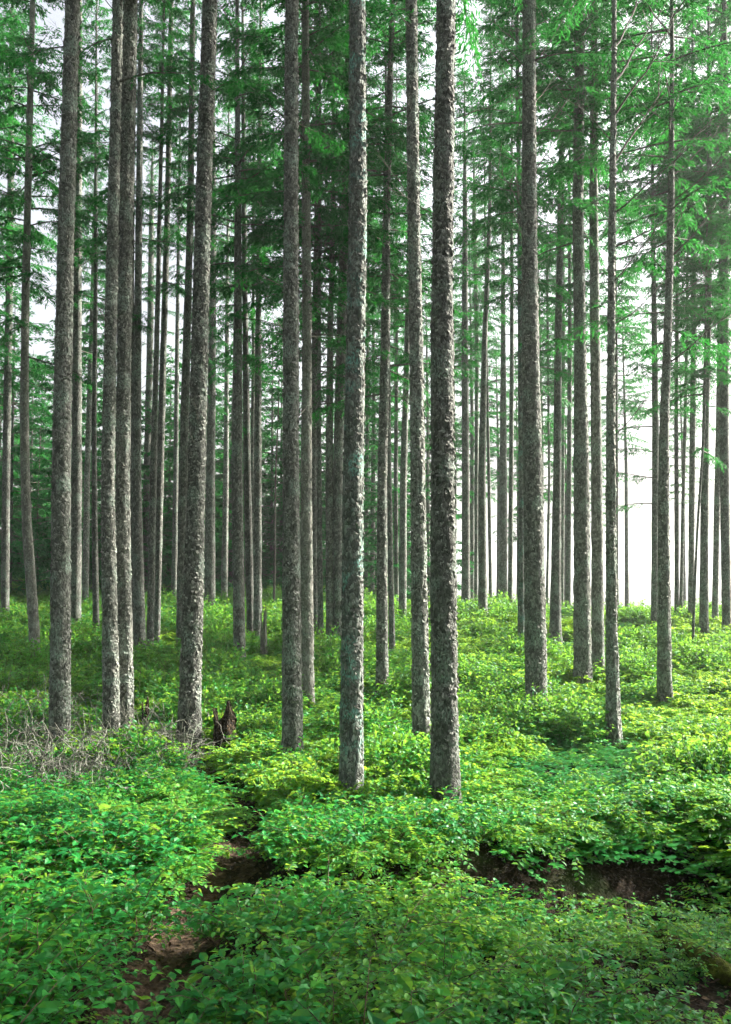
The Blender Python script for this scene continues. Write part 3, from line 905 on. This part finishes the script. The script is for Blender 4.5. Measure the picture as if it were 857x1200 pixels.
def salal_stem(G, r, base=(0, 0, 0), az=0., lean=.35, Hs=.5, nleaf=14, size=.062):
    d = np.array([math.cos(az) * math.sin(lean), math.sin(az) * math.sin(lean), math.cos(lean)])
    P = polyline(base, d, Hs, 7, (math.cos(az) * .7, math.sin(az) * .7, -.35), .10, r)
    G.tube(P, np.linspace(.0045, .0018, len(P)), 4, 0, False)
    t = np.linspace(.30, 1, nleaf) * 7
    i = np.clip(t.astype(int), 0, 6)
    B = P[i] + (P[i + 1] - P[i]) * (t - i)[:, None]
    Tn = P[i + 1] - P[i]; Tn /= np.linalg.norm(Tn, axis=1)[:, None]
    a = np.arange(nleaf) * 2.4 + r.uniform(0, 6.28)
    D = np.stack([np.cos(a), np.sin(a), r.uniform(-.15, .35, nleaf)], -1) + Tn * .45
    L = size * r.uniform(.65, 1.25, nleaf) * np.where(t > 6.3, .8, 1)
    D /= np.linalg.norm(D, axis=1)[:, None]
    leaf_geo(G, B + D * .008, D, L, L * r.uniform(.55, .72, nleaf), r)

def huckle_stem(G, r, base=(0, 0, 0), az=0., Hs=.5, size=.026):
    """feathery flat sprays of small leaves"""
    d = np.array([math.cos(az) * .5, math.sin(az) * .5, .85])
    P = polyline(base, d, Hs, 6, (math.cos(az) * 1.1, math.sin(az) * 1.1, -.7), .06, r)
    G.tube(P, np.linspace(.004, .0015, len(P)), 4, 0, False)
    for k in range(7):
        i = min(6, 2 + k * 5 // 7)
        sg = 1 if k % 2 else -1
        dd = P[i] - P[i - 1]; dd /= np.linalg.norm(dd)
        sdv = np.array([-dd[1], dd[0], 0]) * sg
        Qp = polyline(P[i], dd * .7 + sdv * r.uniform(.4, 1) + np.array([0, 0, -.12]), Hs * r.uniform(.28, .5), 4, (0, 0, -.2), .05, r)
        G.tube(Qp, np.linspace(.002, .001, len(Qp)), 3, 0, False)
        n = 11
        t = np.linspace(.1, 1, n) * 4
        ii = np.clip(t.astype(int), 0, 3)
        B = Qp[ii] + (Qp[ii + 1] - Qp[ii]) * (t - ii)[:, None]
        Tn = Qp[ii + 1] - Qp[ii]; Tn /= np.linalg.norm(Tn, axis=1)[:, None]
        s2 = np.cross(Tn, [0, 0, 1.]); s2 *= np.where(np.arange(n) % 2, 1, -1)[:, None]
        D = Tn * .6 + s2 * .9 + r.normal(size=(n, 3)) * .18
        L = size * r.uniform(.75, 1.3, n)
        leaf_geo(G, B, D, L, L * .62, r, 1, .1)

salal_meshes, huckle_meshes = [], []
for i in range(10):
    r = np.random.default_rng(300 + i); G = Geo()
    salal_stem(G, r, (0, 0, 0), 0, r.uniform(.15, .6), r.uniform(.42, .62), r.integers(13, 19), .084)
    # a forked side stem
    salal_stem(G, r, (0.02, 0, .12), r.uniform(1.2, 5), r.uniform(.4, .9), r.uniform(.28, .42), 9, .072)
    salal_meshes.append(G.mesh('leafy_stem', [M['stem'], M['salal']], False))
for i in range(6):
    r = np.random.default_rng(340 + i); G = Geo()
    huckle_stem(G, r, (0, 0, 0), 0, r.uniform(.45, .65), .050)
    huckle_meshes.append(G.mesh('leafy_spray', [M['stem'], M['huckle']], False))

# clumps for the scattered ground cover
clumps = []
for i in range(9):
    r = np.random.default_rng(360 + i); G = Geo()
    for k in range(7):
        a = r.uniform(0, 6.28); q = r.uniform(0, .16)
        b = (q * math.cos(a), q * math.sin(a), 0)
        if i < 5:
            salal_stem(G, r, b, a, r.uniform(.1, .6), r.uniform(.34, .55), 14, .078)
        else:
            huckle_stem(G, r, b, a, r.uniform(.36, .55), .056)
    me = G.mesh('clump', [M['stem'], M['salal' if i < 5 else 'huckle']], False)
    clumps.append(bpy.data.objects.new('clump_%d' % i, me))     # sources only, never linked

# ---- individual bushes of the foreground
BUSH = []      # (px, py, radius, height, kind, label)
L_path = ('leafy salal bush crowding the edge of the narrow earth path', 'salal bushes along the path')
L_left = ('glossy green salal bush in the shady thicket below the dead brushwood', 'salal bushes below the dead brushwood')
L_ridge = ('light green bush on the sunlit bank above the dark hollow', 'bushes on the sunlit bank')
L_low = ('green bush in the shade at the foot of the bank', 'bushes at the foot of the bank')
L_face = ('leafy spray hanging from the shaded face of the bank over the dark hollow', 'sprays on the shaded face of the bank')
L_log = ('low sparse plant on the bare ground beside the mossy log', 'low plants beside the mossy log')
for px, py, rad, h, kd, lb in [
    (-40, 1190, .5, 1.0, 0, L_left), (70, 1200, .45, .95, 0, L_path),
    (-10, 1120, .5, 1.05, 0, L_left), (110, 1125, .42, .95, 0, L_path),
    (20, 1050, .5, 1.05, 0, L_left), (110, 1060, .45, 1.1, 0, L_left), (175, 1050, .32, .95, 0, L_path),
    (-10, 985, .5, 1.0, 0, L_left), (70, 990, .5, 1.1, 0, L_left), (150, 985, .5, 1.15, 0, L_left), (200, 985, .40, 1.0, 0, L_path),
    (20, 945, .5, .75, 0, L_left), (85, 948, .5, .75, 0, L_left), (140, 945, .42, .7, 0, L_left),
    (372, 985, .42, .95, 0, L_path), (400, 945, .5, .95, 0, L_ridge), (300, 900, .30, 1.15, 0, ('dark bush with a hollow core at the bend of the path', None)), (430, 985, .5, 1.0, 1, L_ridge), (510, 975, .5, 1.0, 0, L_ridge), (590, 965, .5, 1.0, 1, L_ridge),
    (665, 960, .5, 1.0, 1, L_ridge), (745, 955, .5, 1.0, 0, L_ridge), (825, 950, .5, 1.0, 1, L_ridge), (905, 945, .5, 1.0, 0, L_ridge),
    (470, 930, .5, .72, 0, L_ridge), (560, 925, .5, .72, 1, L_ridge), (650, 920, .5, .72, 0, L_ridge), (740, 912, .5, .72, 1, L_ridge), (830, 905, .5, .72, 0, L_ridge),
    (335, 1055, .42, 1.05, 0, L_low), (430, 1050, .45, 1.0, 1, L_low), (510, 1065, .32, .7, 0, L_low),
    (320, 1140, .36, .95, 0, L_path), (420, 1125, .42, 1.0, 1, L_low), (520, 1135, .34, .75, 0, L_low),
    (290, 1215, .34, .85, 0, L_path), (400, 1210, .42, .95, 1, L_low), (515, 1215, .36, .7, 1, L_low), (620, 1180, .38, .75, 0, L_log), (715, 1170, .38, .7, 0, L_log), (815, 1190, .4, .6, 0, L_log), (740, 1215, .4, .6, 0, L_log), (660, 1225, .4, .6, 1, L_log), (870, 1160, .3, .55, 1, L_log), (655, 1095, .3, .7, 1, L_log),
    (470, 1020, .34, .9, 1, L_face), (535, 1020, .32, .9, 1, L_face), (600, 1025, .32, .85, 0, L_face), (665, 1020, .32, .9, 1, L_face), (730, 1022, .32, .85, 1, L_face), (795, 1018, .32, .9, 0, L_face), (860, 1015, .34, .9, 1, L_face), (560, 1070, .26, .6, 0, L_face), (700, 1078, .26, .6, 1, L_face), (800, 1068, .26, .6, 1, L_face), (800, 1215, .4, .65, 0, L_log), (880, 1215, .4, .6, 0, L_log),
    (590, 1130, .36, .9, 1, L_log), (680, 1130, .34, .85, 0, L_log), (765, 1150, .28, .6, 0, L_log), (655, 1045, .28, .8, 1, ('feathery spray of small leaves reaching over the dark hollow', None)), (740, 1070, .25, .75, 1, ('flat fan of small leaves floating in the dark hollow', None)), (835, 1075, .22, .6, 1, L_log)]:
    BUSH.append((px, py, rad, h, kd, lb))
def bush_label(px, py, kd, lb):
    what = 'glossy-leaved shrub' if kd == 0 else 'feathery shrub'
    if lb == L_ridge[0]:
        row = 'behind the bank' if py < 940 else 'on top of the bank'
        col_ = [(415, 'below the lichen-speckled trunk'), (480, 'below the bright-rimmed trunk'), (545, 'below the stoutest trunk'), (620, 'below the twiggy thick trunk'), (680, 'below the paired trunks'), (748, 'below the thin upswept spruce'), (826, 'below the dark leaning spruce'), (2000, 'past the dark leaning spruce')]
        return what + ' ' + row + ', ' + next(c for m_, c in col_ if px < m_)
    if lb == L_left[0]:
        row = ['fringing the brushwood', 'one row out from the brushwood', 'two rows out from the brushwood', 'three rows out from the brushwood', 'four rows out from the brushwood'][int(np.digitize(py, [960, 1020, 1090, 1160]))]
        return what + ' ' + row + (', away from the path' if px < 30 else (', towards the path' if px > 105 else ', midway to the path'))
    if lb == L_low[0]:
        return what + ' below the bank, ' + ('beside the path' if px < 350 else 'one step from the path' if px < 440 else 'by the dark hollow') + (', up against the bank' if py < 1100 else ', out on the flat' if py > 1180 else '')
    if lb == L_path[0]:
        o_ = {(200, 985): 'first', (175, 1050): 'second', (110, 1125): 'third', (70, 1200): 'fourth'}
        q_ = {(372, 985): 'first', (320, 1140): 'second', (290, 1215): 'third'}
        side_ = 'brushwood' if (px, py) in o_ else 'bank'
        return what + ' by the path, ' + o_.get((px, py), q_.get((px, py), 'next')) + ' from the moss on the ' + side_ + ' side'
    return lb
for bi, (px, py, rad, h, kd, (lb, gp)) in enumerate(BUSH):
    kind_lb = lb
    lb = bush_label(px, py, kd, lb)
    r = np.random.default_rng(500 + bi)
    c = hit(px, py, -.1)
    o = empty('shrub' if kd == 0 else 'feathery_shrub', (c[0], c[1], gz(c[0], c[1])))
    tagged(o, lb, 'shrub', gp)
    dens = 105 if kind_lb not in (L_log[0], L_face[0]) else 72
    n = int(dens * math.pi * rad * rad)
    q = rad * 1.15 * np.sqrt(r.random(n)); a = r.uniform(0, 6.28, n)
    X = c[0] + q * np.cos(a); Yv = c[1] + q * np.sin(a)
    keep = path_dist(X, Yv) > r.uniform(.19, .30, n) + np.where(Yv > 7, .10, 0)
    Z = ground_z(X, Yv)
    for j in np.nonzero(keep)[0]:
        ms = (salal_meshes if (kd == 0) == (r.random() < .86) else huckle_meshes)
        ms_i = ms[r.integers(0, len(ms))]
        s = h * r.uniform(.75, 1.15) * (1.08 - .35 * (q[j] / rad) ** 2)
        st = bpy.data.objects.new('leafy_stem', ms_i)
        st.matrix_local = (Matrix.Translation((X[j] - c[0], Yv[j] - c[1], Z[j] - o.location.z - .01)) @ Matrix.Rotation(a[j] + r.normal() * 1.0, 4, 'Z')
                           @ Matrix.Rotation(r.uniform(-.15, .3), 4, 'Y') @ Matrix.Scale(s, 4))
        link(st, o)

# ---- scattered ground cover, farther than the bushes
def scatter(n, y0, y1, smin, smax, seed):
    r = np.random.default_rng(seed)
    y = np.sqrt(r.uniform(y0 ** 2, y1 ** 2, n))
    x = r.uniform(-.56, .56, n) * y
    s = r.uniform(smin, smax, n)
    return x, y, s, r
parts = [scatter(6500, 7.9, 14, .75, 1.05, 1), scatter(14500, 14, 25, .8, 1.15, 2), scatter(17000, 25, 46, .9, 1.25, 3), scatter(700, 3.2, 8.6, .5, .8, 4)]
X = np.concatenate([p[0] for p in parts]); Yv = np.concatenate([p[1] for p in parts]); S = np.concatenate([p[2] for p in parts])
r = np.random.default_rng(99)
brush_px = [(20, 850), (60, 865), (105, 858), (150, 862), (-20, 880), (30, 885), (95, 885), (150, 880), (190, 870), (0, 830), (45, 835), (100, 838), (5, 905), (60, 905), (115, 900)]
brush = np.array([hit(x, y, -.1) for x, y in brush_px])
bd = np.full(len(X), 1e9)
for b in brush: bd = np.minimum(bd, np.hypot(X - b[0], Yv - b[1]))
td = np.full(len(X), 1e9)
for (tx, ty, tr_) in trunk_xy: td = np.minimum(td, np.hypot(X - tx, Yv - ty) - tr_)
clear = hit(225, 880, -.3)
keep = (path_dist(X, Yv) > np.where((Yv > 7.6) & (X > -2.6), .52, .32)) & (bd > .34 * r.uniform(.2, 1.3, len(X))) & (td > .10)
keep &= (np.hypot((X - clear[0]) / .9, (Yv - clear[1]) / 1.9) > r.uniform(.55, 1.1, len(X)))
hol = ((X - hollow[0]) / 1.3) ** 2 + ((Yv - hollow[1] + .2) / .6) ** 2
keep &= (hol > .75 * r.uniform(.5, 1.3, len(X)))
near_thin = (Yv < 7.9) & (r.random(len(X)) < .5)
keep &= ~near_thin
X, Yv, S = X[keep], Yv[keep], S[keep]
# the plants stand in mounds with darker gaps between them
nm = 820
my = np.sqrt(r.uniform(7.5 ** 2, 47 ** 2, nm)); mx_ = r.uniform(-.58, .58, nm) * my
mr = r.uniform(.45, 1.0, nm) * (1 + my / 70); mh = r.uniform(.7, 1.75, nm)
best = np.zeros(len(X)); mid = np.zeros(len(X), int)
for q in range(nm):
    dd2 = ((X - mx_[q]) ** 2 + (Yv - my[q]) ** 2) / mr[q] ** 2
    v = mh[q] * (1 - dd2)
    up_ = v > best
    best[up_] = v[up_]; mid[up_] = q
SZ = np.clip(.42 + .92 * best, .42, 1.9)
sel = r.random(len(X)) < np.clip(.22 + 1.5 * best, 0, 1)
X, Yv, S, SZ, mid = X[sel], Yv[sel], S[sel], SZ[sel], mid[sel]
SZ = np.where((X < -.9) & (Yv < 12.2), np.minimum(SZ * .7, .8), SZ)
SZ = np.where((X >= -.9) & (Yv < 10.4), np.minimum(SZ * .75, .85), SZ)     # low growth in front of the brushwood

Z = ground_z(X, Yv) - .02
kindn = r.normal(size=nm)[mid] * .8 + noise2(X, Yv, .5, 11) * .5 + r.normal(size=len(X)) * .15 + .7 * np.clip(X / (.35 * Yv), -1, 1) - .15  # huckleberry thickens to the right; its yellow also carries painted sunlight
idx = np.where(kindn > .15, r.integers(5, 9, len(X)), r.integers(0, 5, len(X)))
me = bpy.data.meshes.new('undergrowth')
me.vertices.add(len(X))
me.vertices.foreach_set('co', np.stack([X, Yv, Z], -1).astype(np.float32).ravel())
at = me.attributes.new('scl', 'FLOAT_VECTOR', 'POINT'); at.data.foreach_set('vector', np.stack([S, S, S * SZ], -1).astype(np.float32).ravel())
at = me.attributes.new('pick', 'INT', 'POINT'); at.data.foreach_set('value', idx.astype(np.int32))
at = me.attributes.new('rot', 'FLOAT_VECTOR', 'POINT')
rot = np.stack([r.normal(size=len(X)) * .12, r.normal(size=len(X)) * .12, r.uniform(0, 6.28, len(X))], -1)
at.data.foreach_set('vector', rot.astype(np.float32).ravel())
ug = link(bpy.data.objects.new('undergrowth', me))
ug['kind'] = 'stuff'
tagged(ug, 'green leafy undergrowth covering the forest floor between the trunks', 'undergrowth')
nt = bpy.data.node_groups.new('scatter', 'GeometryNodeTree')
nt.interface.new_socket('Geometry', in_out='INPUT', socket_type='NodeSocketGeometry')
nt.interface.new_socket('Geometry', in_out='OUTPUT', socket_type='NodeSocketGeometry')
gi = nt.nodes.new('NodeGroupInput'); go = nt.nodes.new('NodeGroupOutput')
iop = nt.nodes.new('GeometryNodeInstanceOnPoints')
join = nt.nodes.new('GeometryNodeJoinGeometry')
for cobj in reversed(clumps):
    oi = nt.nodes.new('GeometryNodeObjectInfo'); oi.inputs['Object'].default_value = cobj
    g2i = nt.nodes.new('GeometryNodeGeometryToInstance')
    nt.links.new(oi.outputs['Geometry'], g2i.inputs[0]); nt.links.new(g2i.outputs[0], join.inputs[0])
def named(nm, typ):
    n = nt.nodes.new('GeometryNodeInputNamedAttribute'); n.data_type = typ; n.inputs['Name'].default_value = nm
    return n.outputs['Attribute']
nt.links.new(gi.outputs[0], iop.inputs['Points']); nt.links.new(join.outputs[0], iop.inputs['Instance'])
iop.inputs['Pick Instance'].default_value = True
nt.links.new(named('pick', 'INT'), iop.inputs['Instance Index'])
e2r = nt.nodes.new('FunctionNodeEulerToRotation')
nt.links.new(named('rot', 'FLOAT_VECTOR'), e2r.inputs[0]); nt.links.new(e2r.outputs[0], iop.inputs['Rotation'])
nt.links.new(named('scl', 'FLOAT_VECTOR'), iop.inputs['Scale'])
nt.links.new(iop.outputs[0], go.inputs[0])
md = ug.modifiers.new('scatter', 'NODES'); md.node_group = nt

# ---- fallen leaves and bits of twig on the bare earth
lr_ = np.random.default_rng(21)
n = 5200
iq = lr_.integers(0, len(pp), n)
lx = pp[iq, 0] + lr_.normal(size=n) * .22; ly = pp[iq, 1] + lr_.normal(size=n) * .22
n2 = 3600
lx = np.concatenate([lx, lr_.uniform(.2, 3.4, n2)]); ly = np.concatenate([ly, lr_.uniform(3.2, 6.4, n2)])
n3 = 2200
lx = np.concatenate([lx, clear[0] + lr_.normal(size=n3) * .7]); ly = np.concatenate([ly, clear[1] + lr_.normal(size=n3) * .9])
lz = ground_z(lx, ly) + lr_.uniform(.004, .03, len(lx))
G = Geo()
D = lr_.normal(size=(len(lx), 3)) * [1, 1, .22]
LL = lr_.uniform(.02, .062, len(lx))
leaf_geo(G, np.stack([lx, ly, lz], -1), D, LL, LL * lr_.uniform(.25, .65, len(lx)), lr_, 0, .15)
M['litter'] = leaf_material('fallen_leaf', [(0, (.014, .010, .007)), (.4, (.045, .029, .017)), (.8, (.10, .066, .036)), (1, (.06, .09, .03))], .8, (.2, .12, .05), .1)
lt = link(bpy.data.objects.new('leaf_litter', G.mesh('leaf_litter', [M['litter']], False)))
lt['kind'] = 'stuff'
tagged(lt, 'brown fallen leaves littering the bare earth and the path', 'litter')

# ---- dead grey brushwood
def brush_mesh(seed, n=170, rad=.50, Ht=.58, mat=None):
    r = np.random.default_rng(seed); G = Geo()
    for k in range(n):
        a = r.uniform(0, 6.28); q = rad * math.sqrt(r.random())
        P = polyline((q * math.cos(a), q * math.sin(a), 0), (r.normal() * .8, r.normal() * .8, r.uniform(.3, 1)), Ht * r.uniform(.4, 1.15), 8, (0, 0, -.7), .22, r)
        G.tube(P, np.linspace(.0052, .0024, len(P)), 3, 0, False)
        for m_ in range(6):
            i = r.integers(1, 8)
            Q = polyline(P[i], r.normal(size=3) + (0, 0, .2), r.uniform(.06, .2), 5, (0, 0, -.3), .4, r)
            G.tube(Q, np.linspace(.0034, .0018, len(Q)), 3, 0, False)
    return G.mesh('dead_brush', [mat or M['twig']])
bm = [brush_mesh(700 + i) for i in range(3)]
for i, b in enumerate(brush):
    o = bpy.data.objects.new('dead_brush', bm[i % 3])
    o.location = (b[0], b[1], gz(b[0], b[1]) - .02); o.rotation_euler = (0, 0, i * 1.3)
    s = 1.45 + .25 * math.sin(i * 2.1)
    o.scale = (s, s, s)
    link(o); tagged(o, 'tangle of grey leafless brushwood around the feet of the spruces', 'brushwood', 'grey dead brushwood')
for (px, py, lb) in [(318, 832, 'brown leafless bush beside the thick spruce near the stump'), (560, 812, 'brownish dead scrub in the greenery beyond the stoutest trunk'), (20, 800, None)]:
    if lb is None: continue
    b = hit(px, py, -.05)
    o = bpy.data.objects.new('dead_brush', brush_mesh(720 + px, 90, .4, .6, M['dead']))
    o.location = (b[0], b[1], gz(b[0], b[1])); link(o); tagged(o, lb, 'brushwood')

# ---- mossy log and the mossy patch
a, b = hit(745, 1085, -.35), hit(905, 1165, -.30)
G = Geo(); r = np.random.default_rng(8)
L = np.linspace(0, 1, 30)[:, None]
P = a + (b - a) * L + np.stack([0 * L[:, 0], .03 * np.sin(L[:, 0] * 7), .02 * np.sin(L[:, 0] * 11)], -1)
P[:, 2] = ground_z(P[:, 0], P[:, 1]) + .03
G.tube(P - P[0], (.062 + .012 * np.sin(L[:, 0] * 13) + .006 * r.normal(size=30)) * np.clip(L[:, 0] * 8, .25, 1), 16)
lg = bpy.data.objects.new('fallen_log', G.mesh('fallen_log', [M['moss']])); lg.location = P[0]
link(lg); tagged(lg, 'moss-covered fallen log lying below the dark hollow', 'log')

c = hit(238, 905, -.4)
seg, rn = 40, 12
th = np.arange(seg) * 2 * np.pi / seg
V = [np.array([0, 0, .07])]
for k in range(1, rn + 1):
    f = k / rn
    rr = .42 * f * (1 + .18 * np.sin(3 * th + 1) + .1 * np.sin(7 * th))
    x = rr * np.cos(th) * 1.1; y = rr * np.sin(th) * 1.4
    z = ground_z(c[0] + x, c[1] + y) - gz(c[0], c[1]) + .07 * (1 - f * f) + .015 * np.sin(9 * th + 5 * f) * (1 - f) - .01 * (f > .99)
    V += list(np.stack([x, y, z], -1))
V = np.array(V)
F3 = np.stack([np.zeros(seg, int), 1 + np.arange(seg), 1 + (np.arange(seg) + 1) % seg], -1)
i = 1 + np.arange(rn - 1)[:, None] * seg + np.arange(seg)[None]
j = 1 + np.arange(rn - 1)[:, None] * seg + (np.arange(seg)[None] + 1) % seg
Q = np.stack([i, i + seg, j + seg, j], -1).reshape(-1, 4)
mo = bpy.data.objects.new('moss_mound', mesh_np('moss_mound', V, [F3, Q], [M['moss']])); mo.location = (c[0], c[1], gz(c[0], c[1]))
link(mo); tagged(mo, 'yellow-green mossy patch on the path below the stump', 'moss')

# ------------------------------------------------------------------ haze
def box_mesh(name, lo, hi):
    V = np.array([[x, y, z] for x in (lo[0], hi[0]) for y in (lo[1], hi[1]) for z in (lo[2], hi[2])])
    Q = np.array([[0, 1, 3, 2], [4, 6, 7, 5], [0, 4, 5, 1], [2, 3, 7, 6], [0, 2, 6, 4], [1, 5, 7, 3]])
    return mesh_np(name, V, [Q], [], None, False)
m, hn, out = new_mat('haze_air')
pv = N(hn, 'ShaderNodeVolumePrincipled')
pv.inputs['Color'].default_value = (.93, .96, .97, 1)
pv.inputs['Density'].default_value = .0007
pv.inputs['Anisotropy'].default_value = .35
hn.links.new(pv.outputs[0], out.inputs['Volume'])
hz = box_mesh('haze', (-2600, -2600, float(GZ.min()) - 1), (2600, 2600, 27))
hz.materials.append(m)
hzo = link(bpy.data.objects.new('haze', hz)); hzo['kind'] = 'stuff'
